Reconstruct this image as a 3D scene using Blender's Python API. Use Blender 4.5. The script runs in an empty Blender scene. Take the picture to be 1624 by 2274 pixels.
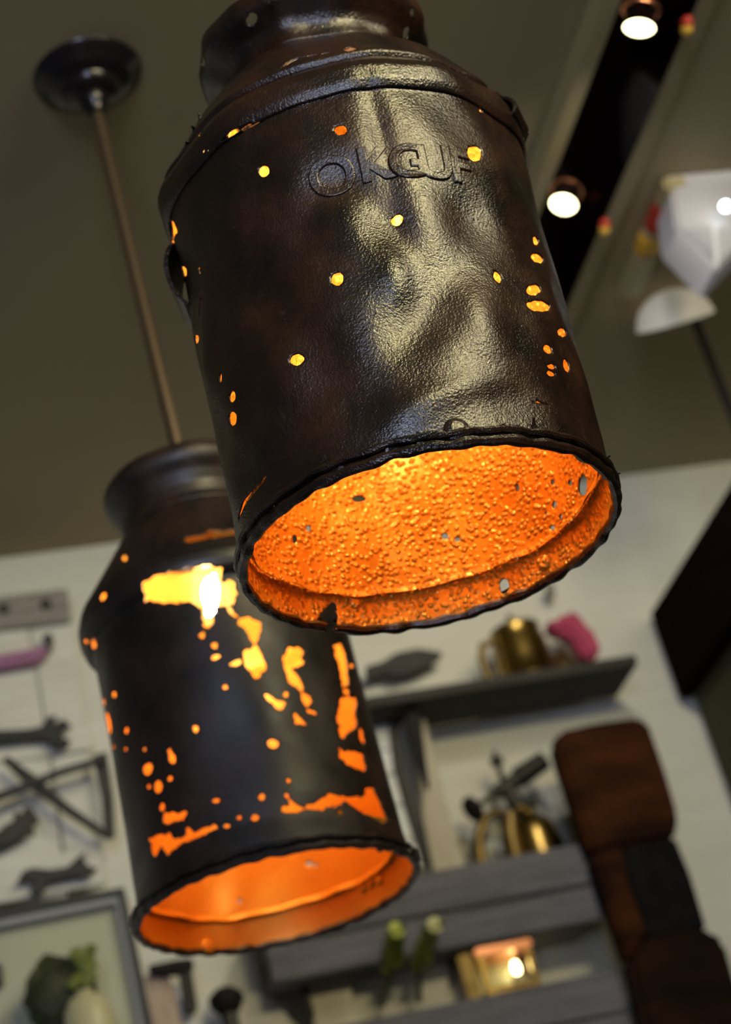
import bpy, bmesh, math, random
import numpy as np
from mathutils import Vector, Matrix

# ------------------------------------------------------------------ camera
FPX, PITCH, ROLL, YAW = 4500.0, math.radians(27.58), math.radians(-15.97), math.radians(17.68)
Fw = Vector((math.sin(YAW)*math.cos(PITCH), math.cos(YAW)*math.cos(PITCH), math.sin(PITCH)))
r0 = Fw.cross(Vector((0, 0, 1))).normalized(); u0 = r0.cross(Fw)
Rt = (math.cos(ROLL)*r0 + math.sin(ROLL)*u0).normalized(); Up = Rt.cross(Fw).normalized()
SC = bpy.context.scene
camd = bpy.data.cameras.new('camera'); cam = bpy.data.objects.new('camera', camd)
SC.collection.objects.link(cam); SC.camera = cam
cam.matrix_world = Matrix((( Rt.x, Up.x, -Fw.x, 0), (Rt.y, Up.y, -Fw.y, 0), (Rt.z, Up.z, -Fw.z, 0), (0, 0, 0, 1)))
camd.sensor_fit = 'VERTICAL'; camd.sensor_height = 36.0; camd.lens = FPX/2274*36.0
camd.clip_start = 0.05
camd.dof.use_dof = True; camd.dof.focus_distance = 1.64; camd.dof.aperture_fstop = 4.8

# ------------------------------------------------------------------ world, lights, exposure
W = bpy.data.worlds.new('room_air'); SC.world = W; W.use_nodes = True
W.node_tree.nodes['Background'].inputs[0].default_value = (0.75, 0.85, 1.0, 1)
W.node_tree.nodes['Background'].inputs[1].default_value = 0.06
vs = SC.view_settings
vs.view_transform = 'Standard'; vs.look = 'None'; vs.gamma = 1.0; vs.use_curve_mapping = False; vs.exposure = 0.10

def light(name, kind, loc, target, power, color, size=0.3, size_y=None, spot=1.2, blend=0.6):
    d = bpy.data.lights.new(name, kind); d.energy = power; d.color = color
    if kind == 'AREA':
        d.size = size
        if size_y: d.shape = 'RECTANGLE'; d.size_y = size_y
    else:
        d.shadow_soft_size = size
    if kind == 'SPOT': d.spot_size = spot; d.spot_blend = blend
    o = bpy.data.objects.new(name, d); SC.collection.objects.link(o); o.location = loc
    v = Vector(target)-Vector(loc); o.rotation_euler = v.to_track_quat('-Z', 'Y').to_euler()
    return o
WARM = (1.0, 0.86, 0.46); COOL = (0.68, 0.76, 1.0)
light('warm_ceiling_panel', 'AREA', (1.18, -0.35, 1.93), (0.9, 3.0, 0.2), 46, WARM, 0.55, 0.35)
light('added_warm_fill', 'AREA', (2.0, -0.25, 1.93), (0.9, 3.4, 0.2), 42, (1.0, 0.9, 0.62), 0.6, 0.6)  # unseen second panel, added to light the wall and shelves from the front
light('cool_daylight_window', 'AREA', (-0.7, -2.6, 0.7), (0.6, 3.4, 0.9), 64, COOL, 1.0, 1.4)

# ------------------------------------------------------------------ geometry helpers
D = 3.6            # distance of the back wall
H = 1.995          # height of the ceiling above the camera
FLOOR = -1.35
random.seed(4)
def ray(x, y):
    return (Fw + Rt*((x-812)/FPX) - Up*((y-1137)/FPX)).normalized()
def wp(x, y, Y=D):
    d = ray(x, y); p = d*(Y/d.y); return p
def cp(x, y, Z=H):
    d = ray(x, y); return d*(Z/d.z)
COL = SC.collection
def link(name, me, mat=None, parent=None, smooth=False):
    o = bpy.data.objects.new(name, me); COL.objects.link(o)
    if mat is not None:
        for m in (mat if isinstance(mat, (list, tuple)) else [mat]): me.materials.append(m)
    if parent: o.parent = parent
    if smooth:
        for p in me.polygons: p.use_smooth = True
    return o
def tag(o, label=None, cat=None, group=None, kind=None):
    if label: o['label'] = label
    if cat: o['category'] = cat
    if group: o['group'] = group
    if kind: o['kind'] = kind
    return o
def empty(name, loc, label, cat, group=None):
    o = bpy.data.objects.new(name, None); COL.objects.link(o); o.location = loc; o.empty_display_size = .05
    return tag(o, label, cat, group)
class MB:
    """collects shapes (world coordinates) and links them as ONE mesh, its origin at the parent's"""
    def __init__(s): s.bm = bmesh.new()
    def box(s, x0, x1, y0, y1, z0, z1, bev=0.0, rot=None, piv=None):
        b = bmesh.new(); bmesh.ops.create_cube(b, size=1)
        for v in b.verts:
            v.co = Vector(((x0+x1)/2+v.co.x*(x1-x0), (y0+y1)/2+v.co.y*(y1-y0), (z0+z1)/2+v.co.z*(z1-z0)))
        if bev: bmesh.ops.bevel(b, geom=b.edges[:], offset=bev, segments=2, affect='EDGES')
        if rot is not None:
            c = Vector(piv) if piv is not None else Vector(((x0+x1)/2, (y0+y1)/2, (z0+z1)/2))
            for v in b.verts: v.co = rot @ (v.co-c) + c
        s._add(b)
    def _add(s, b):
        me = bpy.data.meshes.new('t'); b.to_mesh(me); b.free(); s.bm.from_mesh(me); bpy.data.meshes.remove(me)
    def prism(s, pts, Y, th, bev=0.0, seg=2):
        """outline on the plane y=Y (world x,z pairs), th deep towards the wall"""
        b = bmesh.new(); f = [b.verts.new((p[0], Y, p[1])) for p in pts]
        fc = b.faces.new(f); r = bmesh.ops.extrude_face_region(b, geom=[fc])
        for v in [g for g in r['geom'] if isinstance(g, bmesh.types.BMVert)]: v.co.y += th
        bmesh.ops.recalc_face_normals(b, faces=b.faces[:])
        if bev:
            bmesh.ops.bevel(b, geom=[e for e in b.edges], offset=bev, segments=seg, affect='EDGES', clamp_overlap=True)
        bmesh.ops.triangulate(b, faces=[f for f in b.faces if len(f.verts) > 4])
        s._add(b)
    def tube(s, pts, rad, n=12, caps=True):
        b = bmesh.new(); pts = [Vector(p) for p in pts]
        if not isinstance(rad, (list, tuple)): rad = [rad]*len(pts)
        rings = []; t0 = (pts[1]-pts[0]).normalized()
        a = t0.orthogonal().normalized()
        for i, p in enumerate(pts):
            t = (pts[min(i+1, len(pts)-1)]-pts[max(i-1, 0)]).normalized()
            a = (a-t*a.dot(t)).normalized(); c = t.cross(a)
            rings.append([b.verts.new(p+(a*math.cos(2*math.pi*k/n)+c*math.sin(2*math.pi*k/n))*rad[i]) for k in range(n)])
        for i in range(len(rings)-1):
            for k in range(n): b.faces.new((rings[i][k], rings[i][(k+1) % n], rings[i+1][(k+1) % n], rings[i+1][k]))
        if caps: b.faces.new(rings[0][::-1]); b.faces.new(rings[-1])
        s._add(b)
    def lathe(s, prof, c, n=32, M=None, close=False):
        """prof = (radius, height) pairs turned about the vertical through c, M an optional tilt"""
        b = bmesh.new(); c = Vector(c); rings = []
        for (r, z) in prof:
            if r < 1e-6: ring = [b.verts.new(Vector((0, 0, z)))]
            else: ring = [b.verts.new(Vector((r*math.cos(2*math.pi*k/n), r*math.sin(2*math.pi*k/n), z))) for k in range(n)]
            rings.append(ring)
        for i in range(len(rings)-1):
            A, B = rings[i], rings[i+1]
            for k in range(n):
                if len(A) == 1 and len(B) == 1: continue
                if len(A) == 1: b.faces.new((A[0], B[k], B[(k+1) % n]))
                elif len(B) == 1: b.faces.new((A[k], A[(k+1) % n], B[0]))
                else: b.faces.new((A[k], A[(k+1) % n], B[(k+1) % n], B[k]))
        bmesh.ops.recalc_face_normals(b, faces=b.faces[:])
        for v in b.verts: v.co = (M @ v.co if M else v.co) + c
        s._add(b)
    def ball(s, c, r, sub=2, sc=(1, 1, 1), jit=0.0):
        b = bmesh.new(); bmesh.ops.create_icosphere(b, subdivisions=sub, radius=1)
        for v in b.verts:
            k = r*(1+random.uniform(-jit, jit))
            v.co = Vector((v.co.x*sc[0], v.co.y*sc[1], v.co.z*sc[2]))*k + Vector(c)
        s._add(b)
    def build(s, name, mat, parent=None, smooth=False, org=None):
        if parent is not None: org = parent.matrix_world.translation if parent.parent is None else parent['_o']
        elif org is None:
            xs = [v.co for v in s.bm.verts]
            lo = Vector((min(v.x for v in xs), min(v.y for v in xs), min(v.z for v in xs))); hi = Vector((max(v.x for v in xs), max(v.y for v in xs), max(v.z for v in xs)))
            org = (lo+hi)/2; org.z = lo.z
        org = Vector(org)
        for v in s.bm.verts: v.co -= org
        me = bpy.data.meshes.new(name); s.bm.to_mesh(me); s.bm.free()
        o = link(name, me, mat, parent, smooth)
        if parent is None: o.location = org
        if smooth:
            me.set_sharp_from_angle(angle=math.radians(42))
        return o
def E(name, loc, label, cat, group=None):
    o = empty(name, loc, label, cat, group); bpy.context.view_layer.update(); return o
def sub(o, parent_root):      # lets a part carry sub-parts whose coordinates are the root's
    o['_o'] = list(parent_root.location); return o

# ------------------------------------------------------------------ materials
def nt(name):
    m = bpy.data.materials.new(name); m.use_nodes = True; n = m.node_tree; b = n.nodes['Principled BSDF']; return m, n, b
def mat(name, col, rough=.5, metal=0.0, col2=None, scale=8.0, stretch=(1, 1, 1), bump=0.0, bscale=40.0, spec=.5, coat=0.0, detail=4, lo=.35, hi=.65, emis=None, es=0, bdist=.002):
    m, n, b = nt(name)
    b.inputs['Base Color'].default_value = (*col, 1); b.inputs['Roughness'].default_value = rough
    b.inputs['Metallic'].default_value = metal; b.inputs['Specular IOR Level'].default_value = spec
    if coat: b.inputs['Coat Weight'].default_value = coat; b.inputs['Coat Roughness'].default_value = .12
    if emis: b.inputs['Emission Color'].default_value = (*emis, 1); b.inputs['Emission Strength'].default_value = es
    if col2 or bump:
        tc = n.nodes.new('ShaderNodeTexCoord'); mp = n.nodes.new('ShaderNodeMapping'); mp.inputs['Scale'].default_value = stretch
        n.links.new(tc.outputs['Object'], mp.inputs['Vector'])
    if col2:
        t = n.nodes.new('ShaderNodeTexNoise'); t.inputs['Scale'].default_value = scale; t.inputs['Detail'].default_value = detail; t.inputs['Roughness'].default_value = .62
        n.links.new(mp.outputs[0], t.inputs['Vector'])
        r = n.nodes.new('ShaderNodeValToRGB'); r.color_ramp.elements[0].position = lo; r.color_ramp.elements[1].position = hi
        r.color_ramp.elements[0].color = (*col, 1); r.color_ramp.elements[1].color = (*col2, 1)
        n.links.new(t.outputs['Fac'], r.inputs[0]); n.links.new(r.outputs[0], b.inputs['Base Color'])
    if bump:
        t2 = n.nodes.new('ShaderNodeTexNoise'); t2.inputs['Scale'].default_value = bscale; t2.inputs['Detail'].default_value = 3
        n.links.new(mp.outputs[0], t2.inputs['Vector'])
        bp = n.nodes.new('ShaderNodeBump'); bp.inputs['Strength'].default_value = bump; bp.inputs['Distance'].default_value = bdist
        n.links.new(t2.outputs['Fac'], bp.inputs['Height']); n.links.new(bp.outputs[0], b.inputs['Normal'])
    return m
def emi(name, col, s):
    m = bpy.data.materials.new(name); m.use_nodes = True; n = m.node_tree; n.nodes.clear()
    e = n.nodes.new('ShaderNodeEmission'); e.inputs[0].default_value = (*col, 1); e.inputs[1].default_value = s
    o = n.nodes.new('ShaderNodeOutputMaterial'); n.links.new(e.outputs[0], o.inputs[0]); return m
def can_black(name, fine=1.0, rough=.28):
    m, n, b = nt(name)
    tc = n.nodes.new('ShaderNodeTexCoord')
    a = n.nodes.new('ShaderNodeTexNoise'); a.inputs['Scale'].default_value = 14; a.inputs['Detail'].default_value = 8; a.inputs['Roughness'].default_value = .65
    n.links.new(tc.outputs['Object'], a.inputs['Vector'])
    r = n.nodes.new('ShaderNodeValToRGB'); e = r.color_ramp.elements
    e[0].position = .38; e[0].color = (.0045, .0032, .003, 1); e[1].position = .72; e[1].color = (.034, .011, .005, 1)
    n.links.new(a.outputs['Fac'], r.inputs[0])
    # chalky scuffs
    sc = n.nodes.new('ShaderNodeTexNoise'); sc.inputs['Scale'].default_value = 75; sc.inputs['Detail'].default_value = 10; sc.inputs['Roughness'].default_value = .75
    n.links.new(tc.outputs['Object'], sc.inputs['Vector'])
    sr = n.nodes.new('ShaderNodeValToRGB'); sr.color_ramp.elements[0].position = .60; sr.color_ramp.elements[1].position = .74
    sr.color_ramp.elements[1].color = (.5, .5, .5, 1)
    n.links.new(sc.outputs['Fac'], sr.inputs[0])
    mx = n.nodes.new('ShaderNodeMix'); mx.data_type = 'RGBA'
    n.links.new(sr.outputs[0], mx.inputs[0]); n.links.new(r.outputs[0], mx.inputs[6]); mx.inputs[7].default_value = (.085, .068, .062, 1)
    n.links.new(mx.outputs[2], b.inputs['Base Color'])
    rr = n.nodes.new('ShaderNodeMapRange'); rr.inputs[1].default_value = .3; rr.inputs[2].default_value = .7; rr.inputs[3].default_value = rough-.07; rr.inputs[4].default_value = rough+.16
    n.links.new(a.outputs['Fac'], rr.inputs[0]); n.links.new(rr.outputs[0], b.inputs['Roughness'])
    b.inputs['Specular IOR Level'].default_value = .8
    t1 = n.nodes.new('ShaderNodeTexNoise'); t1.inputs['Scale'].default_value = 520; t1.inputs['Detail'].default_value = 3
    t2 = n.nodes.new('ShaderNodeTexNoise'); t2.inputs['Scale'].default_value = 45; t2.inputs['Detail'].default_value = 2
    v = n.nodes.new('ShaderNodeTexVoronoi'); v.inputs['Scale'].default_value = 160
    for t in (t1, t2, v): n.links.new(tc.outputs['Object'], t.inputs['Vector'])
    b1 = n.nodes.new('ShaderNodeBump'); b1.inputs['Strength'].default_value = .55*fine; b1.inputs['Distance'].default_value = .0012
    b2 = n.nodes.new('ShaderNodeBump'); b2.inputs['Strength'].default_value = .30*fine; b2.inputs['Distance'].default_value = .002
    b3 = n.nodes.new('ShaderNodeBump'); b3.inputs['Strength'].default_value = .10*fine; b3.inputs['Distance'].default_value = .0015
    n.links.new(t1.outputs['Fac'], b1.inputs['Height']); n.links.new(t2.outputs['Fac'], b2.inputs['Height']); n.links.new(v.outputs['Distance'], b3.inputs['Height'])
    n.links.new(b2.outputs[0], b1.inputs['Normal']); n.links.new(b3.outputs[0], b2.inputs['Normal']); n.links.new(b1.outputs[0], b.inputs['Normal'])
    return m
def can_orange(name, lumps=1.0, rough=.30):
    m, n, b = nt(name)
    tc = n.nodes.new('ShaderNodeTexCoord')
    a = n.nodes.new('ShaderNodeTexNoise'); a.inputs['Scale'].default_value = 9; a.inputs['Detail'].default_value = 6
    n.links.new(tc.outputs['Object'], a.inputs['Vector'])
    r = n.nodes.new('ShaderNodeValToRGB'); e = r.color_ramp.elements
    e[0].position = .35; e[0].color = (.78, .345, .03, 1); e[1].position = .65; e[1].color = (.88, .48, .06, 1)
    n.links.new(a.outputs['Fac'], r.inputs[0]); n.links.new(r.outputs[0], b.inputs['Base Color'])
    b.inputs['Roughness'].default_value = rough; b.inputs['Specular IOR Level'].default_value = .6
    b.inputs['Metallic'].default_value = .4
    v = n.nodes.new('ShaderNodeTexVoronoi'); v.feature = 'SMOOTH_F1'; v.inputs['Scale'].default_value = 190; v.inputs['Smoothness'].default_value = .35; v.inputs['Randomness'].default_value = 1
    msk = n.nodes.new('ShaderNodeTexNoise'); msk.inputs['Scale'].default_value = 45; msk.inputs['Detail'].default_value = 4; msk.inputs['Roughness'].default_value = .7
    for t in (v, msk): n.links.new(tc.outputs['Object'], t.inputs['Vector'])
    r2 = n.nodes.new('ShaderNodeMapRange'); r2.inputs[1].default_value = .36; r2.inputs[2].default_value = .56; r2.inputs[3].default_value = .15; r2.inputs[4].default_value = 1
    n.links.new(msk.outputs['Fac'], r2.inputs[0])
    r1 = n.nodes.new('ShaderNodeMapRange'); r1.interpolation_type = 'SMOOTHSTEP'; r1.inputs[1].default_value = .62; r1.inputs[2].default_value = .10
    n.links.new(v.outputs['Distance'], r1.inputs[0])
    mu = n.nodes.new('ShaderNodeMath'); mu.operation = 'MULTIPLY'; n.links.new(r1.outputs[0], mu.inputs[0]); n.links.new(r2.outputs[0], mu.inputs[1])
    bp = n.nodes.new('ShaderNodeBump'); bp.inputs['Strength'].default_value = min(1, .9*lumps); bp.inputs['Distance'].default_value = .0023*lumps
    n.links.new(mu.outputs[0], bp.inputs['Height']); n.links.new(bp.outputs[0], b.inputs['Normal'])
    return m
M_can1 = can_black('black_lumpy_paint', 1.0, .21); M_can2 = can_black('black_brown_paint', .35, .42)
M_or1 = can_orange('orange_lumpy_paint', 1.0); M_or2 = can_orange('orange_smooth_paint', .3, .42)
M_iron = mat('dark_iron', (.010, .009, .010), .6, .0, (.02, .017, .017), 30, bump=.3, bscale=80, spec=.1)
M_canopy = mat('dark_bronze', (.012, .010, .012), .25, .3)
M_rod = mat('bronze_rod', (.26, .19, .13), .30, .85)
M_brass_s = mat('brass_socket', (.8, .5, .15), .3, 1.0)
M_white = mat('whitewashed_board', (.55, .54, .49), .75, 0, (.66, .65, .60), 5, (1, 1, 9), .35, 30)
M_plank = mat('old_cream_paint', (.57, .565, .505), .62, 0, (.63, .625, .565), 3, (1, 1, 4), .15, 18)
M_ceil = mat('olive_ceiling_paint', (.33, .275, .16), .85, 0, (.36, .305, .18), 1.3)
M_oliv = mat('olive_panel_paint', (.045, .045, .022), .7, 0, (.055, .054, .028), 2, spec=.2)
M_floor = mat('floor_boards', (.06, .04, .028), .5, 0, (.09, .06, .04), 3, (1, 8, 1))
M_beam = mat('dark_stained_wood', (.009, .005, .004), .6, 0, (.013, .007, .005), 6, (1, 1, 8), .2, 30, spec=.0)
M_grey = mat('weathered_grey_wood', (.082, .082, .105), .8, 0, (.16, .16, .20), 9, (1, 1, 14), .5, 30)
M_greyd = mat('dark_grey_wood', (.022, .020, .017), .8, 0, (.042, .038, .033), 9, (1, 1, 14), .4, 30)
M_brown = mat('brown_grey_wood', (.19, .165, .15), .8, 0, (.30, .275, .25), 7, (1, 1, 14), .4, 30)
M_tan = mat('pale_bare_wood', (.42, .37, .29), .75, 0, (.56, .52, .43), 6, (9, 1, 1), .3, 30)
M_sage = mat('sage_board', (.24, .25, .17), .75, 0, (.30, .31, .22), 5, (1, 1, 8))
M_slat = mat('white_slat', (.66, .67, .70), .7, 0, (.74, .75, .78), 5, (8, 1, 1))
M_steel = mat('dull_tool_steel', (.022, .022, .025), .6, .2, (.010, .010, .012), 20, bump=.3, bscale=60)
M_steel2 = mat('rusty_tool_steel', (.025, .023, .023), .7, .2, (.055, .048, .046), 22, bump=.3, bscale=60)
M_purple = mat('purple_paint', (.25, .09, .20), .5, 0, (.33, .14, .27), 12)
M_brass = mat('old_brass', (.40, .27, .07), .28, 1.0, (.17, .11, .04), 9)
M_brassd = mat('dull_dark_brass', (.12, .085, .03), .45, .9, (.26, .18, .065), 14)
M_pink = mat('pink_cloth', (.32, .035, .085), .8, 0, (.42, .05, .12), 12)
M_wood = mat('reddish_brown_wood', (.014, .005, .003), .6, 0, (.055, .017, .005), 5, (1, 1, 2.5), .15, 25, spec=.04, lo=.38, hi=.62)
M_wood2 = mat('dark_brown_wood', (.008, .004, .003), .6, 0, (.022, .009, .005), 5, (1, 1, 2.5), .15, 25, spec=.04)
M_plate = mat('black_leather', (.003, .003, .0035), .6, 0, (.007, .007, .008), 30, bump=.3, bscale=120, spec=.06)
M_pane = mat('pale_green_backing', (.40, .41, .30), .7, 0, (.45, .46, .34), 2)
M_frame = mat('charcoal_frame_paint', (.022, .024, .025), .6)
M_fgrey = mat('pale_frame_slip', (.30, .31, .33), .6)
M_leaf = mat('green_leaf', (.07, .10, .015), .6, 0, (.16, .20, .03), 20)
M_leafd = mat('dark_foliage', (.012, .017, .006), .7, 0, (.04, .05, .012), 20)
M_bloom = mat('yellow_green_petal', (.50, .58, .10), .6, 0, (.62, .68, .20), 20)
M_bloom2 = mat('cream_petal', (.60, .60, .30), .6, 0, (.7, .7, .42), 20)
M_cream = mat('cream_glaze', (.52, .48, .26), .35, 0, (.6, .56, .34), 5)
M_copper = mat('copper', (.85, .36, .20), .3, 1.0)
M_blackg = mat('gloss_black_panel', (.004, .002, .002), .10, 0, spec=.10)
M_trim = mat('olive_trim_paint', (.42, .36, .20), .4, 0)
M_red = mat('red_reflection', (.55, .05, .03), .3)  # colour of reflections modelled on the ceiling trim
M_amber = mat('amber_reflection', (.75, .45, .06), .3)  # amber part of the same modelled reflections
M_porc = mat('white_porcelain', (.50, .49, .53), .45, 0, emis=(.80, .78, .95), es=.05)
M_enam = mat('cream_white_enamel', (.80, .76, .66), .35, emis=(1, .93, .74), es=.14)  # slight glow added to brighten the dome, which holds no bulb
M_rust = mat('pinkish_rust_wood', (.36, .22, .17), .8, 0, (.48, .42, .34), 10, (8, 1, 1))
M_pewter = mat('dark_pewter', (.035, .034, .030), .45, .5)

# ------------------------------------------------------------------ the room
def struct(o): o['kind'] = 'structure'; return o
XL, XR, YN = -3.0, 4.6, -4.2
wb = MB(); wb.box(XL, XR, D+.030, D+.16, FLOOR, H); wall = struct(wb.build('wall_back', M_plank, org=(0, D+.03, FLOOR)))
# shiplap boards: real joints, tops where the photograph shows the grooves
zr = [wp(1420, 1281).z, wp(1480, 1527).z, wp(1590, 1782).z]
step = (zr[0]-zr[2])/2
zt = zr[0]; edges = [H]
while edges[-1] > zr[0]+.001: edges.append(zr[0] if len(edges) == 1 else edges[-1]-step)
while edges[-1] > FLOOR: edges.append(edges[-1]-step)
for i in range(len(edges)-1):
    m = MB(); z1 = edges[i]-(.0035 if i else 0); z0 = max(edges[i+1]+.0035, FLOOR)
    if z0 > z1: continue
    m.box(XL, XR, D, D+.032, z0, z1, .002)
    m.build('plank', M_plank, wall)
c = MB(); c.box(XL, XR, YN, D+.16, H, H+.1); struct(c.build('ceiling', M_ceil, org=(0, 0, H)))
c = MB(); c.box(XL, XR, YN, D+.16, FLOOR-.1, FLOOR); struct(c.build('floor', M_floor, org=(0, 0, FLOOR)))
# dark wooden beam running from the camera side to the back wall, olive panel below it
pa = wp(1440, 1362); pb = wp(1512, 1548); xb = (pa.x+pb.x)/2
c = MB(); c.box(xb, xb+.22, -1.2, D, pb.z, pa.z, .004); struct(c.build('trim_1', M_beam))
c = MB(); c.box(xb+.035, xb+.12, -1.2, D, FLOOR, pb.z); wr = struct(c.build('wall_right', M_oliv, org=(xb+.05, 1, FLOOR)))
for yy in (3.12, 2.5, 1.9, 1.3):
    c = MB(); c.box(xb+.012, xb+.036, yy-.035, yy+.035, FLOOR, pb.z-.02, .003); c.build('post', M_beam, wr)

# ------------------------------------------------------------------ ceiling channel with spotlights
a0 = cp(1330, 40); a1 = cp(1195, 400); b0 = cp(1520, 40); b1 = cp(1330, 500)
xa, xc = (a0.x+a1.x)/2, (b0.x+b1.x)/2
root = E('ceiling_channel', (xa, 2.0, H), 'glossy black lighting channel with pale raised edges running along the ceiling', 'ceiling channel')
m = MB(); m.box(xa, xc, -1.0, D, H-.012, H); m.build('panel', M_blackg, root)
m = MB(); m.box(xa-.03, xa, -1.0, D, H-.045, H, .003); m.build('edge_trim', M_trim, root)
m = MB(); m.box(xc, xc+.035, -1.0, D, H-.014, H, .003); m.build('edge_trim', M_ceil, root)
M_lamp = emi('lit_lamp_glass', (1.0, .92, .50), 9)
def spot(px, py, rad, tilt, label, zd, bw):
    p = cp(px, py, H-zd); p = Vector(p)
    rt = E('spotlight', (p.x, p.y, H-.012), label, 'spotlight', None)
    ar, sl = tilt; k_ = math.sqrt(1-ar*ar); Mr = ((Rt*math.sin(sl)+Up*math.cos(sl))*k_+Fw*ar).to_track_quat('Z', 'Y').to_matrix()
    m = MB(); m.lathe([(0, .062), (.010, .062), (.016, .055), (rad*.75, .040), (rad*1.03, .012), (rad*1.06, -.001), (rad*1.0, -.001), (rad*.98, .006)], p, 32, Mr); m.build('housing', M_blackg, rt, True)
    m = MB(); m.lathe([(0, .001), (rad, .001), (rad, .0035), (0, .0035)], p, 32, Mr); m.build('lamp_glass', M_lamp, rt)
    m = MB(); R = rad*1.12
    m.lathe([(R, .028), (R+.003, .029), (R+.004, .032), (R+.003, .035), (R, .036), (R-.003, .032), (R, .028)], p, 32, Mr); m.build('ring', M_copper, rt, True)['label'] = 'copper ring'
    q = p + Mr @ Vector((0, 0, .06)); m = MB(); m.tube([q, (p.x, p.y, H-.012)], .008); m.build('stem', M_blackg, rt)
    dn = Mr @ Vector((0, 0, -1))
    light('spotlight_beam', 'SPOT', p+dn*.012, (p.x-.1, D, p.z-1.15), bw, (1, .92, .76), .02, spot=2.3, blend=.9)
spot(1252, 454, .0215, (.62, .26), 'lit spotlight with copper ring in the black channel, nearer the back wall', .115, 11)
spot(1420, 62, .0225, (.35, .13), 'lit spotlight with copper ring in the black channel at the top edge', .115, 8)
for px, py, lab in ((1350, 482, 'small red and amber beads imitating a reflection beside the lower lit spotlight'), (1535, 30, 'small red and amber beads imitating a reflection beside the upper lit spotlight')):
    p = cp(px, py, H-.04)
    rt = E('reflection_beads', (p.x, p.y, H-.03), lab, 'modelled reflection')  # beads modelled in place of spotlight reflections on the trim
    m = MB(); m.ball((p.x, p.y+.02, H-.040), .010, 2, (1, 1.3, 1)); m.build('red_glint', M_red, rt, True)
    m = MB(); m.ball((p.x, p.y-.012+.04, H-.046), .010, 2, (1, 1.2, 1)); m.build('amber_glint', M_amber, rt, True)

# ceiling trim strip by the white shade, its reflections built as coloured boxes
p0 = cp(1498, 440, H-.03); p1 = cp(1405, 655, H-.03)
rt = E('ceiling_trim_strip', ((p0.x+p1.x)/2, (p0.y+p1.y)/2, H), 'olive ceiling trim strip with amber and red reflections put in as colour, beside the faceted white shade', 'trim strip')
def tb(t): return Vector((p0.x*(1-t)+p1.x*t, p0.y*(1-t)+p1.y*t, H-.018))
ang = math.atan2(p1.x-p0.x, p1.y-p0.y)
def stripbox(t0, t1, w, name, mt):
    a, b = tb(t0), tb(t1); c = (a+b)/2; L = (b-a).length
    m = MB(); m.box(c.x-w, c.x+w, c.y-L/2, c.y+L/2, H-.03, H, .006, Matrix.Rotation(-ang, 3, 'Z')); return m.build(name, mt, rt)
stripbox(-.1, .12, .022, 'tube', M_trim); stripbox(.12, .36, .022, 'patch', M_red); stripbox(.42, .60, .024, 'band', M_amber); stripbox(.36, .42, .022, 'tube', M_trim); stripbox(.60, 1.05, .022, 'tube', M_trim)

# faceted white shade at the right edge
YS = cp(1560, 402, H-.012).y; q = wp(1560, 500, YS)
rt = E('shade_lamp', (q.x, q.y, q.z), 'faceted frosted white glass shade tapering to a point at the upper right edge', 'lamp shade')
def P(x, y, Y): return wp(x, y, Y)
b = bmesh.new()
fr = [P(1490, 410, YS), P(1660, 398, YS), P(1668, 520, YS-.02), P(1594, 598, YS-.05), P(1502, 506, YS-.02)]
bk = [v+Vector((0, .09, .0)) for v in fr]; mid = P(1590, 500, YS-.07)
F_ = [b.verts.new(v) for v in fr]; B_ = [b.verts.new(v) for v in bk]; C_ = b.verts.new(mid)
for i in range(5):
    b.faces.new((F_[i], F_[(i+1) % 5], C_)); b.faces.new((F_[i], B_[i], B_[(i+1) % 5], F_[(i+1) % 5]))
b.faces.new(B_)
bmesh.ops.recalc_face_normals(b, faces=b.faces[:]); bmesh.ops.bevel(b, geom=b.edges[:], offset=.006, segments=3, affect='EDGES')
m = MB(); m._add(b); m.build('shade', M_porc, rt, True)
lp = P(1612, 458, YS-.09); m = MB(); m.ball(lp, .009); m.build('bulb', emi('cold_bulb', (.8, .95, 1.0), 9), rt, True)
m = MB(); m.box(fr[0].x-.004, fr[1].x, YS-.01, YS+.10, fr[0].z-.012, H, .004); m.build('rim', M_porc, rt)

# white dome with its dark rod
YD = cp(1500, 670).y-.03; q0 = P(1500, 712, YD)
rt = E('dome_lamp', (q0.x, q0.y, q0.z), 'small cream white enamel dome shade on a dark vertical rod at the right', 'lamp')
dirv = (P(1572, 691, YD)-P(1428, 738, YD)); hw = dirv.length/2; ce = (P(1572, 691, YD)+P(1428, 738, YD))/2
zax = Vector((0, 0, 1)); zax = (Up-dirv.normalized()*Up.dot(dirv.normalized())).normalized(); xax = dirv.normalized(); yax = zax.cross(xax)
Mr = Matrix((xax, yax, zax)).transposed()
m = MB(); m.lathe([(hw*math.cos(t), hw*.98*math.sin(t)) for t in [k*math.pi/2/12 for k in range(13)]], ce, 36, Mr @ Matrix.Diagonal((1, 1, .86)))
m.build('shade', M_enam, rt, True)
m = MB(); m.lathe([(hw*.97, .001), (hw*1.02, -.001), (hw*1.02, .005), (hw*.97, .005)], ce, 36, Mr); m.build('rim', M_enam, rt, True)
rp = P(1556, 742, YD+.03); m = MB(); m.tube([(rp.x, rp.y, rp.z-.9), (rp.x, rp.y, H)], .0085); m.build('rod', M_iron, rt, True)

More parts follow.
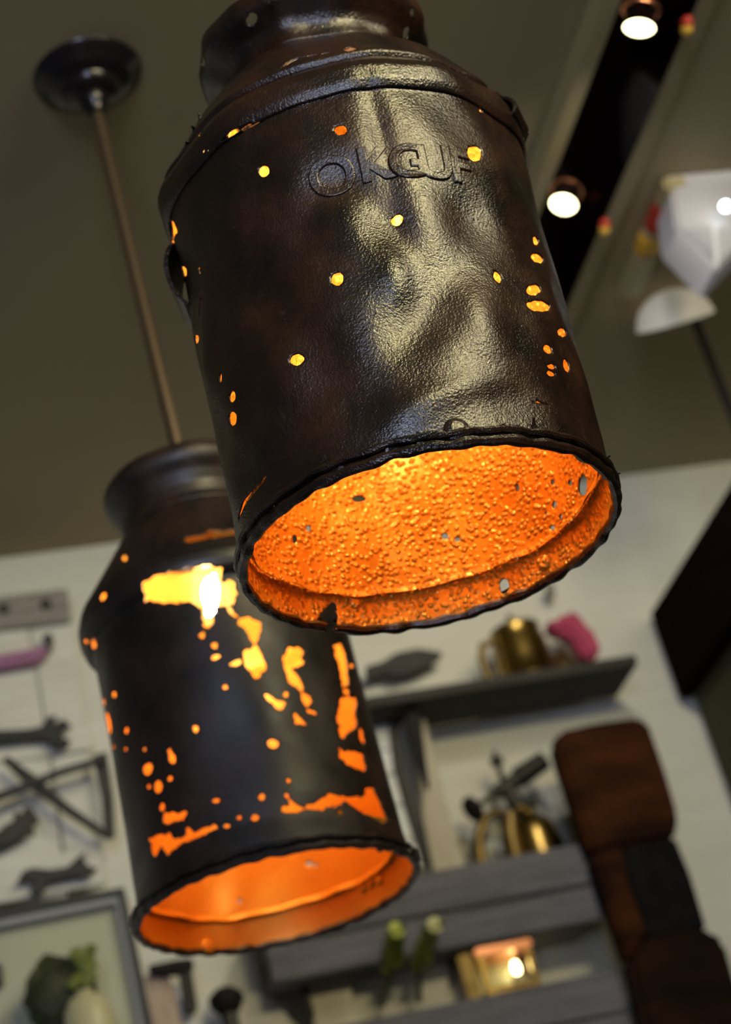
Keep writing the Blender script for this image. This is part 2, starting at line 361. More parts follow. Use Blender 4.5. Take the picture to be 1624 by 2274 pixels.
# ------------------------------------------------------------------ milk can pendants
class Waves:
    def __init__(s, seed, n, mmax, kmax, amp, mmin=0):
        r = np.random.default_rng(seed); s.m = r.integers(mmin, mmax+1, n)*np.where(r.random(n) < .5, -1, 1); s.k = r.uniform(-kmax, kmax, n)
        s.p = r.uniform(0, 6.283, n); s.a = amp*r.uniform(.4, 1, n)/math.sqrt(n)
    def __call__(s, th, z):
        o = np.zeros_like(th)
        for m, k, p, a in zip(s.m, s.k, s.p, s.a): o += a*np.cos(m*th+k*z+p)
        return o
class Can:
    def __init__(s, base_px, dist_scale, rot, prof, seed, dents=(), wav=None, shift=0):
        s.B = base_px; s.R3 = rot; s.Ri = np.array(rot.transposed())
        s.pr = np.array(prof); d = np.hypot(np.diff(s.pr[:, 0]), np.diff(s.pr[:, 1])); s.sv = np.concatenate([[0], np.cumsum(d)])
        s.rag = Waves(seed, 60, 300, 2600, .0016, 40); s.rag2 = Waves(seed+3, 40, 90, 700, .0020, 8); s.wav = wav; s.dents = []
        s.cuts = []
        for (px, py, dep, ra, rb, an) in dents:
            t = s.hit(px, py, False); s.dents.append((t[0], t[1], dep, ra, rb, math.radians(an)))
    def Rz(s, z): return np.interp(z, s.pr[:, 1], s.pr[:, 0])
    def hit(s, x, y, far):
        d = s.Ri @ np.array(ray(x, y)); o = s.Ri @ (-np.array(s.B))
        cc = np.linalg.norm(np.array(s.B)); t = np.linspace(cc-.45, cc+.75, 6000)
        p = o[None]+t[:, None]*d[None]; r = np.hypot(p[:, 0], p[:, 1])
        zmin, zmax = s.pr[0, 1], s.pr[-1, 1]
        g = r-s.Rz(np.clip(p[:, 2], zmin-1, zmax)); sg = (g < 0) & (p[:, 2] < zmax+.02) & (p[:, 2] > zmin-.2)
        if not sg.any(): i = int(np.argmin(np.where(p[:, 2] < zmax, np.abs(g), 9)))
        elif far: i = int(np.nonzero(sg)[0][-1])
        else: i = int(np.nonzero(sg)[0][0])
        q = p[i]; return math.atan2(q[1], q[0]), float(np.interp(q[2], s.pr[:, 1], s.sv))
    def cut(s, pts, far=False, rag=1.0):
        h = [s.hit(x, y, far) for x, y in pts]; t0 = h[0][0]
        h = [(t0+((t-t0+math.pi) % (2*math.pi)-math.pi), q) for t, q in h]; s.cuts.append((np.array(h), rag))
    def ell(s, x, y, a, b, ang=0, far=False, rag=.6, n=10):
        an = math.radians(ang); s.cut([(x+a*math.cos(t)*math.cos(an)-b*math.sin(t)*math.sin(an), y+a*math.cos(t)*math.sin(an)+b*math.sin(t)*math.cos(an)) for t in [2*math.pi*k/n for k in range(n)]], far, rag)
    def crack(s, pts, w, far=False, rag=.45):
        L = []; Rr = []; pts = [Vector(p) for p in pts]; n = len(pts)
        for i, p in enumerate(pts):
            t = (pts[min(i+1, n-1)]-pts[max(i-1, 0)]).normalized(); nn = Vector((-t.y, t.x)); ww = w/2*(.35 if i in (0, n-1) else random.uniform(.7, 1.2))
            L.append(p+nn*ww); Rr.append(p-nn*ww)
        s.cut([tuple(v) for v in L+Rr[::-1]], far, rag)
    def disp(s, th, q):
        o = np.zeros_like(th)
        R = np.interp(q, s.sv, s.pr[:, 0])
        if s.wav is not None: o += s.wav(th, q)*np.clip((q-.01)/.05, 0.15, 1)
        for (t, c, dep, ra, rb, an) in s.dents:
            dx = ((th-t+math.pi) % (2*math.pi)-math.pi)*R; dz = q-c
            u = dx*math.cos(an)+dz*math.sin(an); v = -dx*math.sin(an)+dz*math.cos(an)
            o -= dep*np.exp(-(u/ra)**2-(v/rb)**2)
        return o
    def sdf(s, th, q, R):
        out = np.full(th.shape, 1.0)
        for poly, rag in s.cuts:
            c = poly.mean(0); dt = (th-c[0]+math.pi) % (2*math.pi)-math.pi
            Rm = float(np.interp(c[1], s.sv, s.pr[:, 0]))
            X = dt*Rm; Y = q-c[1]; PX = (poly[:, 0]-c[0])*Rm; PY = poly[:, 1]-c[1]
            ext = .012; msk = (X > PX.min()-ext) & (X < PX.max()+ext) & (Y > PY.min()-ext) & (Y < PY.max()+ext)
            if not msk.any(): continue
            x = X[msk]; y = Y[msk]; dm = np.full(x.shape, 9.0); ins = np.zeros(x.shape, bool); n = len(PX)
            for i in range(n):
                ax, ay, bx, by = PX[i], PY[i], PX[(i+1) % n], PY[(i+1) % n]; ex, ey = bx-ax, by-ay; L = ex*ex+ey*ey+1e-12
                t = np.clip(((x-ax)*ex+(y-ay)*ey)/L, 0, 1); dm = np.minimum(dm, np.hypot(x-ax-t*ex, y-ay-t*ey))
                cr = ((ay > y) != (by > y)) & (x < (bx-ax)*(y-ay)/(by-ay+1e-15)+ax); ins ^= cr
            v = np.where(ins, -dm, dm) + (s.rag(th[msk], q[msk])*.45+s.rag2(th[msk], q[msk])*.5)*rag
            out[msk] = np.minimum(out[msk], v)
        return out
    def shell(s, name, q0, q1, mats, parent, cell=.0025, off=0.0, thick=.0016, N=None, cutit=True, dispit=True):
        N = N or int(2*math.pi*.16/cell); Mn = max(2, int((q1-q0)/cell)+1)
        th = np.linspace(0, 2*math.pi, N+1); qq = np.linspace(q0, q1, Mn)
        T, Q = np.meshgrid(th, qq, indexing='ij'); R = np.interp(Q, s.sv, s.pr[:, 0])
        S = s.sdf(T, Q, R) if cutit else np.ones_like(T)
        S[N] = S[0]
        S = np.where(np.abs(S) < 1e-5, 1e-5, S)
        vt, vq, faces, idx = [], [], [], {}
        def vid(i, j):
            k = (i % N, j)
            if k not in idx: idx[k] = len(vt); vt.append(th[i % N]); vq.append(qq[j])
            return idx[k]
        def eid(a, b_):
            ka, kb = (a[0] % N, a[1]), (b_[0] % N, b_[1]); k = ('e',)+tuple(sorted((ka, kb)))
            if k not in idx:
                sa, sb = S[a], S[b_]; t = min(max(sa/(sa-sb), .03), .97); idx[k] = len(vt)
                vt.append(th[a[0]]+(th[b_[0]]-th[a[0]])*t); vq.append(qq[a[1]]+(qq[b_[1]]-qq[a[1]])*t)
            return idx[k]
        pos = S > 0
        for i in range(N):
            for j in range(Mn-1):
                cs = ((i, j), (i+1, j), (i+1, j+1), (i, j+1)); pp = [pos[c_] for c_ in cs]
                if all(pp): faces.append([vid(*c_) for c_ in cs])
                elif any(pp):
                    f = []
                    for k in range(4):
                        a, b_ = cs[k], cs[(k+1) % 4]
                        if pp[k]: f.append(vid(*a))
                        if pp[k] != pp[(k+1) % 4]: f.append(eid(a, b_))
                    if len(f) > 2: faces.append(f)
        vt = np.array(vt); vq = np.array(vq); R = np.interp(vq, s.sv, s.pr[:, 0])+off; z = np.interp(vq, s.sv, s.pr[:, 1])
        if dispit: R = R+s.disp(vt, vq)
        co = np.stack([R*np.cos(vt), R*np.sin(vt), z], 1)
        me = bpy.data.meshes.new(name); me.from_pydata(co.tolist(), [], faces); me.update()
        o = link(name, me, mats, parent, True)
        if thick:
            md = o.modifiers.new('thickness', 'SOLIDIFY'); md.thickness = thick; md.offset = -1; md.use_rim = True
            md.material_offset = 1 if len(mats) > 1 else 0; md.material_offset_rim = 0; md.use_quality_normals = False
        return o
    def loc(s, th, q, off=0.0):
        R = float(np.interp(q, s.sv, s.pr[:, 0]))+off+float(s.disp(np.array([th]), np.array([q]))[0]); z = float(np.interp(q, s.sv, s.pr[:, 1]))
        return Vector((R*math.cos(th), R*math.sin(th), z))
def lmb_build(m, name, mt, parent, smooth=True):     # shapes already in the parent's own coordinates
    me = bpy.data.meshes.new(name); m.bm.to_mesh(me); m.bm.free(); o = link(name, me, mt, parent, smooth)
    if smooth: me.set_sharp_from_angle(angle=math.radians(42))
    return o
def can_rot(tilt):
    h = Vector((Rt.x, Rt.y, 0)).normalized(); ax = (Vector((0, 0, 1))+math.tan(math.radians(tilt))*h).normalized()
    a = (Vector((1, 0, 0))-ax*ax.x).normalized(); b = ax.cross(a); return Matrix((a, b, ax)).transposed()
def build_lamp(can, label, mb, mo, zs, bulb_z, bulb_xy, skirt, ringgap, power, glow):
    rt = E('milk_can_pendant_lamp', can.B, label, 'pendant lamp', 'milk can pendant lamps')
    rt.rotation_euler = can.R3.to_euler(); bpy.context.view_layer.update()
    q = lambda z: float(np.interp(z, can.pr[:, 1], can.sv)); (z_s, z_h, z_n, z_t) = zs
    body = can.shell('body', 0, q(z_s), [mb, mo], rt)
    can.shell('hoop', q(z_s)-.004, q(z_h), [mb, mo], rt, off=.0015)
    can.shell('shoulder', q(z_h), q(z_n), [mb, mo], rt)
    can.shell('collar', q(z_n), q(z_t), [mb, mb], rt, cell=.003)
    Rb = can.pr[0, 0]
    # inner ledge left by the cut-out base
    m = MB(); Ri = can.Rz(skirt)-.0034; n = 180; b = bmesh.new(); rg = []
    prof = [(Ri+.001, skirt+.006), (Ri-.0025, skirt+.003), (Ri-.0045, skirt), (Ri-.0058, skirt-.0008), (Ri-.0050, skirt+.003), (Ri-.002, skirt+.0065)]
    for k in range(n):
        t = 2*math.pi*k/n; w = 1+.25*math.sin(9*t)+.15*math.sin(23*t+1); dz = .0012*math.sin(5*t+2)+.0007*math.sin(17*t)
        dd = float(can.disp(np.array([t]), np.array([skirt]))[0])
        rg.append([b.verts.new(((Ri+dd+(r-Ri)*(w if r < Ri else 1))*math.cos(t), (Ri+dd+(r-Ri)*(w if r < Ri else 1))*math.sin(t), z+dz)) for r, z in prof])
    for k in range(n):
        A, Bq = rg[k], rg[(k+1) % n]
        for i in range(len(prof)): j = (i+1) % len(prof); b.faces.new((A[i], Bq[i], Bq[j], A[j]))
    bmesh.ops.recalc_face_normals(b, faces=b.faces[:]); m._add(b); lmb_build(m, 'inner_ledge', mo, rt)
    # rolled bottom rim, with its gap where it is torn
    for zz, rr, th_, nm in ((.0015, Rb+.0002, .0046, 'rim'), (.0110, Rb+.0032, .0030, 'rim_bead')):
        pts = []; g0, gw = ringgap if ringgap else (0, 0); nn = 240
        t0 = g0+gw/2; t1 = g0+2*math.pi-gw/2
        for k in range(nn+1):
            t = t0+(t1-t0)*k/nn; dd = float(can.disp(np.array([t]), np.array([zz]))[0])
            pts.append(((rr+dd)*math.cos(t), (rr+dd)*math.sin(t), zz+.0006*math.sin(31*t)+.0005*math.sin(13*t+1)))
        m = MB(); m.tube(pts, [th_*(1+.22*math.sin(k*.9)*math.sin(k*.23)) for k in range(nn+1)], 8); lmb_build(m, nm, mb, rt)
    # rod and ceiling canopy, upright in the world
    T = can.R3.transposed(); top = T @ (Vector((0, 0, H))-Vector((0, 0, can.B[2])))
    ztop = can.pr[-1, 1]; axis_top = Vector((0, 0, ztop-.06)); wt = Vector(can.B)+can.R3 @ axis_top
    up = lambda dz: T @ (Vector((wt.x, wt.y, dz))-Vector(can.B))
    m = MB(); m.tube([axis_top, up(wt.z+.06), up(H-.05)], .0095, 20); lmb_build(m, 'rod', M_rod, rt)
    m = MB(); cpf = [(0, -.075), (.013, -.075), (.016, -.062), (.020, -.058), (.022, -.045), (.036, -.040), (.040, -.036), (.043, -.028), (.058, -.022), (.063, -.018), (.067, -.011), (.077, -.006), (.080, 0)]
    m.lathe(cpf, (0, 0, 0), 40); bmv = m.bm
    for v in bmv.verts: v.co = T @ (Vector((wt.x, wt.y, H))+v.co-Vector(can.B))
    lmb_build(m, 'canopy', M_canopy, rt)
    # cap plate closing the neck, socket, bulb with its filament
    m = MB(); rn = can.Rz(z_n)-.010; zp = z_n+.004
    m.lathe([(0, zp), (rn, zp), (rn, zp+.003), (0, zp+.003)], (0, 0, 0), 40); lmb_build(m, 'cap_plate', mb, rt)
    bx, by = bulb_xy; c0 = Vector((bx, by, bulb_z))
    so = MB(); so.lathe([(0, .085), (.017, .085), (.017, .045), (.0145, .043), (.0145, .030), (0, .030)], c0, 24); so.tube([c0+Vector((0, 0, .085)), Vector((0, 0, zp))], .004); lmb_build(so, 'socket', M_brass_s, rt)
    bu = MB(); bu.lathe([(0, -.050), (.012, -.047), (.022, -.036), (.026, -.020), (.024, -.002), (.018, .016), (.014, .030), (.0135, .034)], c0, 32)
    g = bpy.data.materials.new('glowing_bulb_glass'); g.use_nodes = True; n = g.node_tree; n.nodes.clear()
    o_ = n.nodes.new('ShaderNodeOutputMaterial'); mx = n.nodes.new('ShaderNodeMixShader'); tr = n.nodes.new('ShaderNodeBsdfTransparent'); em = n.nodes.new('ShaderNodeEmission')
    em.inputs[0].default_value = (1, .62, .16, 1); em.inputs[1].default_value = glow; mx.inputs[0].default_value = .3
    n.links.new(tr.outputs[0], mx.inputs[1]); n.links.new(em.outputs[0], mx.inputs[2]); n.links.new(mx.outputs[0], o_.inputs[0])
    bo = lmb_build(bu, 'bulb', g, rt)
    fi = MB(); pts = []
    for k in range(25):
        t = k/24; pts.append(c0+Vector((.009*math.cos(t*11), .009*math.sin(t*11), .018-.056*(.5-.5*math.cos(t*math.pi*3)))))
    fi.tube(pts, .0022, 8); lmb_build(fi, 'filament', emi('hot_filament', (1, .80, .48), power), bo)
    return rt, q

# ---- near can
prof1 = [(.1615, 0), (.1610, .012), (.1620, .05), (.1640, .15), (.1645, .25), (.1655, .33), (.1660, .357), (.1675, .359), (.1700, .366), (.1705, .380), (.1670, .388), (.1620, .394), (.1588, .3965),
         (.1588, .4000), (.1615, .4030), (.1600, .4070), (.1540, .416), (.1440, .434), (.1310, .452), (.1150, .470), (.1000, .484), (.0900, .494), (.0880, .503), (.0890, .512), (.0940, .520), (.1020, .526), (.1090, .531), (.1130, .537), (.1135, .544), (.1120, .552)]
d1 = ray(958, 1207); B1 = d1*(.165/432*FPX/d1.dot(Fw))
c1 = Can(B1, 1, can_rot(3.0), prof1, 11, dents=[
    (940, 700, .011, .030, .045, -25), (1065, 700, -.004, .018, .05, 10), (1000, 870, -.004, .05, .014, 15), (860, 480, .006, .022, .05, 15), (760, 400, .006, .03, .022, 0), (930, 300, -.004, .03, .05, 0),
    (1060, 480, .005, .03, .04, 0), (845, 300, .004, .010, .06, 0), (600, 650, .004, .05, .07, 0), (370, 440, -.006, .03, .06, 0), (1120, 880, .004, .03, .03, 0), (1000, 960, .002, .05, .012, 0), (760, 860, .004, .03, .05, 0),
    (880, 600, -.003, .012, .03, 0), (1030, 600, .004, .02, .03, 0)], wav=Waves(5, 36, 16, 60, .0028, 1))
for a in [(757, 291, 14, 12), (584, 379, 13, 14), (1051, 344, 16, 18, -30), (883, 478, 15, 12), (748, 618, 15, 16), (658, 798, 14, 14, -30), (518, 881, 7, 13), (519, 930, 10, 16), (1107, 612, 9, 16, -20),
          (1193, 534, 6, 10, -20), (1196, 572, 15, 10, 30), (1185, 644, 15, 13), (1195, 681, 26, 13, 12), (1249, 738, 12, 10), (1215, 776, 12, 9, 40), (1225, 814, 10, 6), (1225, 829, 10, 6), (1261, 810, 8, 16, -15),
          (1068, 246, 5, 4), (1137, 551, 3, 3), (967, 898, 4, 3), (373, 414, 4, 11), (403, 605, 7, 14), (434, 755, 4, 11), (491, 838, 3, 14), (437, 595, 3, 4), (440, 606, 2, 3), (778, 112, 14, 5)]:
    c1.ell(*a)
for pts, w in [([(498, 317), (522, 297), (550, 283), (581, 265)], 9), ([(443, 308), (448, 292), (460, 284)], 6), ([(445, 342), (455, 335), (467, 337)], 9), ([(618, 156), (640, 141), (665, 129), (700, 122), (740, 116)], 3.5),
               ([(390, 490), (393, 515), (388, 545)], 8), ([(377, 545), (382, 570), (389, 590)], 8), ([(446, 650), (440, 680), (437, 706)], 7), ([(599, 1049), (572, 1080), (548, 1108), (530, 1155)], 9), ([(1170, 891), (1195, 890), (1222, 899)], 3.5)]:
    c1.crack(pts, w)
for a in [(797, 1109, 17, 8), (684, 1176, 6, 9), (653, 1200, 5, 10), (990, 1190, 8, 9), (1016, 1197, 7, 6), (1155, 1085, 4, 11), (1228, 1072, 4, 6), (1272, 1072, 6, 7), (1302, 1078, 10, 26, 10), (1215, 1140, 5, 3), (1235, 1122, 5, 8), (1230, 1173, 9, 5),
          (1250, 1147, 4, 6), (957, 1296, 15, 5), (925, 1300, 5, 3), (1121, 1302, 12, 17), (1150, 1240, 3, 5)]:
    c1.ell(*a, far=True) if len(a) == 5 else c1.ell(a[0], a[1], a[2], a[3], 0, True)
c1.cut([(700, 1420), (712, 1362), (735, 1340), (746, 1342), (748, 1372), (752, 1430)], True, .5)
for a in [(556, 40, 12, 16, 30), (903, 72, 7, 15, 10), (917, 28, 5, 9), (451, 137, 5, 12)]: c1.ell(*a)
g = c1.hit(732, 1385, True)[0]
lamp1, q1 = build_lamp(c1, 'nearest large milk can lamp, glossy lumpy black paint, raised letters and small holes', M_can1, M_or1, (.360, .398, .494, .552), .40, (0, 0), .034, (g, .07), 400, 4)
# raised lettering wrapped around the near can
M_let = M_can1
def letter(ch, px, py, h, name_parent=lamp1, can=c1, bend=0):
    cu = bpy.data.curves.new('t', 'FONT'); cu.body = ch; cu.size = h*1.40; cu.align_x = 'CENTER'; cu.extrude = .0; cu.bevel_depth = .0016; cu.bevel_resolution = 2; cu.offset = .0006; cu.resolution_u = 6
    to = bpy.data.objects.new('t', cu); COL.objects.link(to); me = bpy.data.meshes.new_from_object(to); bpy.data.objects.remove(to); bpy.data.curves.remove(cu)
    t0, s0 = can.hit(px, py, False)
    b = bmesh.new(); b.from_mesh(me); bpy.data.meshes.remove(me)
    zc = h/2
    for v in b.verts:
        R = .165; t = t0+(v.co.x)/R; v.co = can.loc(t, s0+(v.co.y-zc)*1.0, v.co.z*1.15-.0003)
    m = MB(); m._add(b); o = lmb_build(m, 'raised_letter', M_let, name_parent); return o
for ch, px, py, hh in [('O', 735, 385, .036), ('K', 830, 360, .030), ('G', 905, 357, .033), ('U', 965, 362, .033), ('F', 1020, 372, .031)]: letter(ch, px, py, hh)
def rivet(px, py, r, far, can, root, mt, dep=.003):
    t, q = can.hit(px, py, far); o = can.loc(t, q, -.0005 if not far else -.0022); nrm = Vector((math.cos(t), math.sin(t), 0))*(1 if not far else -1)
    Mr = nrm.to_track_quat('Z', 'Y').to_matrix()
    m = MB(); m.lathe([(r, -.001), (r, dep*.4), (r*.75, dep*.85), (r*.35, dep), (0, dep)], o, 18, Mr); lmb_build(m, 'rivet', mt, root)
rivet(1015, 951, .0105, False, c1, lamp1, M_can1, .005); rivet(740, 1045, .0095, False, c1, lamp1, M_can1, .0022)
rivet(1211, 1250, .0075, True, c1, lamp1, M_or1, .004); rivet(787, 1340, .006, True, c1, lamp1, M_or1, .003)
# curled flakes of thick paint along the bottom rim and ragged hoop
def flake(px, py, L, w, curl, can, root, mt, nm='paint_flake', rot=0.0):
    t, q = can.hit(px, py, False); b = bmesh.new(); n = 6; rows = []
    for i in range(n):
        f = i/(n-1); ww = w*(1-.7*f)*(.5+random.random()*.2)
        a = t+(math.sin(rot)*L*f)/.165; rows.append([b.verts.new(can.loc(a+sgn*ww/.165, q+math.cos(rot)*L*f, -.0006+curl*f*f+th_)) for sgn, th_ in ((-1, 0), (1, 0), (1, .0012), (-1, .0012))])
    for i in range(n-1):
        for k in range(4): b.faces.new((rows[i][k], rows[i][(k+1) % 4], rows[i+1][(k+1) % 4], rows[i+1][k]))
    b.faces.new(rows[0][::-1]); b.faces.new(rows[-1])
    m = MB(); m._add(b); lmb_build(m, nm, mt, root, False)
for a in [(935, 990, .012, .006, .003, 0), (1110, 965, .010, .010, .004, .5), (1195, 962, .012, .005, .005, -.3), (1235, 975, .010, .004, .006, .4), (720, 1025, .010, .003, .002, 0), (612, 1140, .009, .003, .002, 0),
          (860, 1010, .008, .004, .002, .2), (1365, 1052, .010, .006, .008, 1.2), (1340, 1030, .009, .005, .006, .6), (1160, 300, .012, .006, .008, -.6), (1172, 330, .014, .005, .007, -.2), (412, 318, .007, .006, .004, 2.2), (428, 290, .006, .005, .004, 1.6), (440, 265, .006, .005, .004, .6)]:
    flake(a[0], a[1], a[2], a[3], a[4], c1, lamp1, M_can1, rot=a[5])
def lug(pxs, can, root, mt, w, lift, nm='handle'):
    """a bent strap handle standing off the hoop; pxs = its centre line in the photograph's pixels"""
    h = [can.hit(x, y, False) for x, y in pxs]; b = bmesh.new(); rows = []; n = len(h)
    for i, (t, q) in enumerate(h):
        f = i/(n-1); l = lift*math.sin(math.pi*f)**.6 if 0 < i < n-1 else 0
        rows.append([b.verts.new(can.loc(t, q+dq, l+dl)) for dq, dl in ((-w, 0), (w, 0), (w, .005), (-w, .005))])
    for i in range(n-1):
        for k in range(4): b.faces.new((rows[i][k], rows[i][(k+1) % 4], rows[i+1][(k+1) % 4], rows[i+1][k]))
    b.faces.new(rows[0][::-1]); b.faces.new(rows[-1]); bmesh.ops.recalc_face_normals(b, faces=b.faces[:])
    bmesh.ops.bevel(b, geom=b.edges[:], offset=.0015, segments=2, affect='EDGES')
    m = MB(); m._add(b); lmb_build(m, nm, mt, root)
def lug_at(t0, q0, q1, can, root, mt, w, lift, n=9, nm='handle'):
    b = bmesh.new(); rows = []
    for i in range(n):
        f = i/(n-1); q = q0+(q1-q0)*f; l = lift*(1-abs(2*f-1)**2.4)
        rows.append([b.verts.new(can.loc(t0+dt/.165, q, l+dl)) for dt, dl in ((-w, 0), (w, 0), (w, .004), (-w, .004))])
    for i in range(n-1):
        for k in range(4): b.faces.new((rows[i][k], rows[i][(k+1) % 4], rows[i+1][(k+1) % 4], rows[i+1][k]))
    b.faces.new(rows[0][::-1]); b.faces.new(rows[-1]); bmesh.ops.recalc_face_normals(b, faces=b.faces[:])
    bmesh.ops.bevel(b, geom=b.edges[:], offset=.0013, segments=2, affect='EDGES')
    m = MB(); m._add(b); lmb_build(m, nm, mt, root)
tl = c1.hit(378, 560, False)[0]; tr_ = c1.hit(1150, 235, False)[0]
lug_at(tl+.02, q1(.286), q1(.357), c1, lamp1, M_can1, .024, .012)
lug_at(tr_+.10, q1(.372), q1(.405), c1, lamp1, M_can1, .020, .007)

# ---- far can
prof2 = [(.1650, 0), (.1635, .006), (.1590, .045), (.1575, .12), (.1570, .25), (.1570, .345), (.1590, .352), (.1660, .360), (.1690, .370), (.1690, .380), (.1640, .396), (.1560, .410),
         (.1420, .430), (.1280, .450), (.1160, .468), (.1060, .482), (.0980, .494), (.0930, .505), (.0930, .520), (.0990, .535), (.1070, .546), (.1100, .555), (.1085, .565), (.1040, .570)]
Cn = cp(205, 165); d2 = ray(618, 2003); B2 = d2*(math.hypot(Cn.x, Cn.y)/math.hypot(d2.x, d2.y))
c2 = Can(B2, 1, can_rot(1.0), prof2, 21, dents=[(500, 1650, .003, .04, .06, 0), (720, 1800, .004, .04, .02, 0), (700, 1600, .003, .03, .06, 0)], wav=Waves(9, 24, 8, 28, .0016, 1))
P2 = [[(322, 1336), (318, 1300), (332, 1284), (400, 1266), (468, 1255), (490, 1265), (492, 1290), (520, 1293), (524, 1320), (520, 1341), (498, 1346), (478, 1350), (474, 1385), (462, 1396), (452, 1388), (450, 1352), (425, 1336), (380, 1338)],
      [(444, 1420), (443, 1410), (456, 1400), (452, 1416)], [(503, 1345), (510, 1345), (522, 1368), (512, 1368)],
      [(527, 1372), (550, 1370), (577, 1382), (577, 1412), (566, 1432), (554, 1418), (545, 1396), (531, 1390)],
      [(536, 1452), (548, 1442), (562, 1438), (570, 1428), (580, 1455), (593, 1479), (580, 1500), (567, 1508), (551, 1487)],
      [(506, 1480), (512, 1470), (536, 1466), (534, 1476)],
      [(629, 1459), (644, 1435), (672, 1438), (674, 1469), (652, 1487), (675, 1515), (674, 1535), (690, 1541), (695, 1556), (685, 1569), (708, 1583), (684, 1582), (675, 1556), (668, 1528), (644, 1513), (634, 1489)],
      [(587, 1543), (600, 1545), (613, 1551), (634, 1555), (633, 1566), (623, 1577), (603, 1563)], [(657, 1582), (668, 1588), (681, 1605), (657, 1606), (653, 1594)],
      [(739, 1437), (755, 1428), (767, 1458), (773, 1525), (760, 1525), (752, 1474)], [(755, 1551), (772, 1547), (789, 1551), (791, 1572), (784, 1580), (793, 1610), (757, 1641), (749, 1597)],
      [(796, 1616), (804, 1620), (811, 1644), (808, 1656), (799, 1644)], [(757, 1645), (762, 1668), (780, 1668), (806, 1675), (814, 1711), (806, 1712), (788, 1704), (770, 1698), (755, 1678)],
      [(623, 1806), (632, 1790), (644, 1778), (670, 1790), (696, 1785), (731, 1762), (770, 1768), (809, 1767), (814, 1749), (829, 1749), (842, 1775), (863, 1822), (850, 1829), (804, 1801), (773, 1780), (740, 1790), (716, 1796), (685, 1794), (654, 1803)],
      [(361, 1822), (366, 1803), (395, 1806), (418, 1801), (412, 1812), (407, 1824), (385, 1822), (371, 1834)],
      [(336, 1897), (338, 1876), (330, 1862), (345, 1857), (358, 1852), (382, 1850), (387, 1866), (412, 1855), (415, 1832), (430, 1847), (455, 1838), (479, 1829), (487, 1838), (455, 1853), (433, 1862), (392, 1880), (371, 1901), (358, 1880), (346, 1902)],
      [(407, 1202), (412, 1190), (450, 1186), (470, 1172), (490, 1176), (530, 1172), (530, 1184), (500, 1190), (460, 1196), (425, 1204)]]
for p_ in P2: c2.cut(p_, False, 1.7)
for a in [(477, 1434, 7, 7), (481, 1460, 13, 5, -20), (500, 1526, 5, 6), (433, 1617, 6, 8), (607, 1651, 13, 10), (636, 1541, 6, 6), (767, 1536, 7, 7), (759, 1803, 7, 6), (327, 1708, 11, 14, 20), (351, 1747, 10, 14), (382, 1683, 8, 14, -20),
          (378, 1729, 6, 6), (360, 1793, 7, 10), (477, 1777, 9, 6), (582, 1769, 7, 9), (567, 1815, 9, 8), (531, 1814, 5, 5), (503, 1834, 7, 4), (281, 1622, 5, 7), (254, 1542, 5, 7), (227, 1561, 6, 11), (240, 1606, 8, 26, -12), (279, 1664, 4, 4), (320, 1664, 4, 4),
          (276, 1238, 6, 7), (230, 1325, 6, 10, 30), (208, 1430, 5, 13), (193, 1425, 4, 6), (642, 1733, 5, 6), (637, 1766, 5, 5), (780, 1479, 6, 5), (330, 1747, 5, 5), (376, 1668, 4, 5), (253, 1659, 4, 4)]: c2.ell(*a)
for a in [(687, 1918, 8, 6), (702, 1922, 5, 4), (532, 2002, 4, 4)]: c2.ell(*a, far=True)
bz = .415
lamp2, q2 = build_lamp(c2, 'farther milk can lamp with big ragged openings and a bare bulb showing, rod to ceiling', M_can2, M_or2, (.355, .400, .494, .570), bz, (.0, .0), .038, None, 310, 2.5)
rivet(460, 2103, .009, True, c2, lamp2, M_or2, .003); rivet(846, 1893, .006, False, c2, lamp2, M_can2, .003)
for px, py in ((846, 1955), (826, 1962), (808, 1973)): rivet(px, py, .006, True, c2, lamp2, M_or2, .004)

# ------------------------------------------------------------------ things on the back wall
def w2(px, Y): return [(wp(x, y, Y).x, wp(x, y, Y).z) for x, y in px]
def flat(name, px, Yf, th, mt, label, cat, bev=.003, group=None, smooth=False, parent=None):
    m = MB(); m.prism(w2(px, Yf), Yf, th, bev); o = m.build(name, mt, parent, smooth)
    if parent is None: tag(o, label, cat, group)
    return o
def dpt(e): return D-e        # plane e metres in front of the wall boards
def shelfbox(pl, pr_, z1, z0, e, bev=.003):
    pass
# --- top shelf: dark board seen from below
A = wp(780, 1500, dpt(.15)); Bp = wp(1395, 1502, dpt(.15)); T_ = wp(1420, 1452, dpt(.0))
fz = wp(1395, 1494, dpt(.15)).z; rt = E('shelf', (wp(1100, 1520, dpt(.08)).x, D-.08, fz), 'dark grey-brown upper shelf board carrying the brass mug', 'shelf')
xr = wp(1412, 1455, dpt(.15)).x; xl = wp(600, 1500, dpt(.15)).x
z1s = wp(1412, 1452, dpt(.15)).z; z0s = wp(1330, 1478, dpt(.15)).z
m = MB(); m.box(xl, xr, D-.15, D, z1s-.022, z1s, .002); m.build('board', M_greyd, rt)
Z1 = z1s
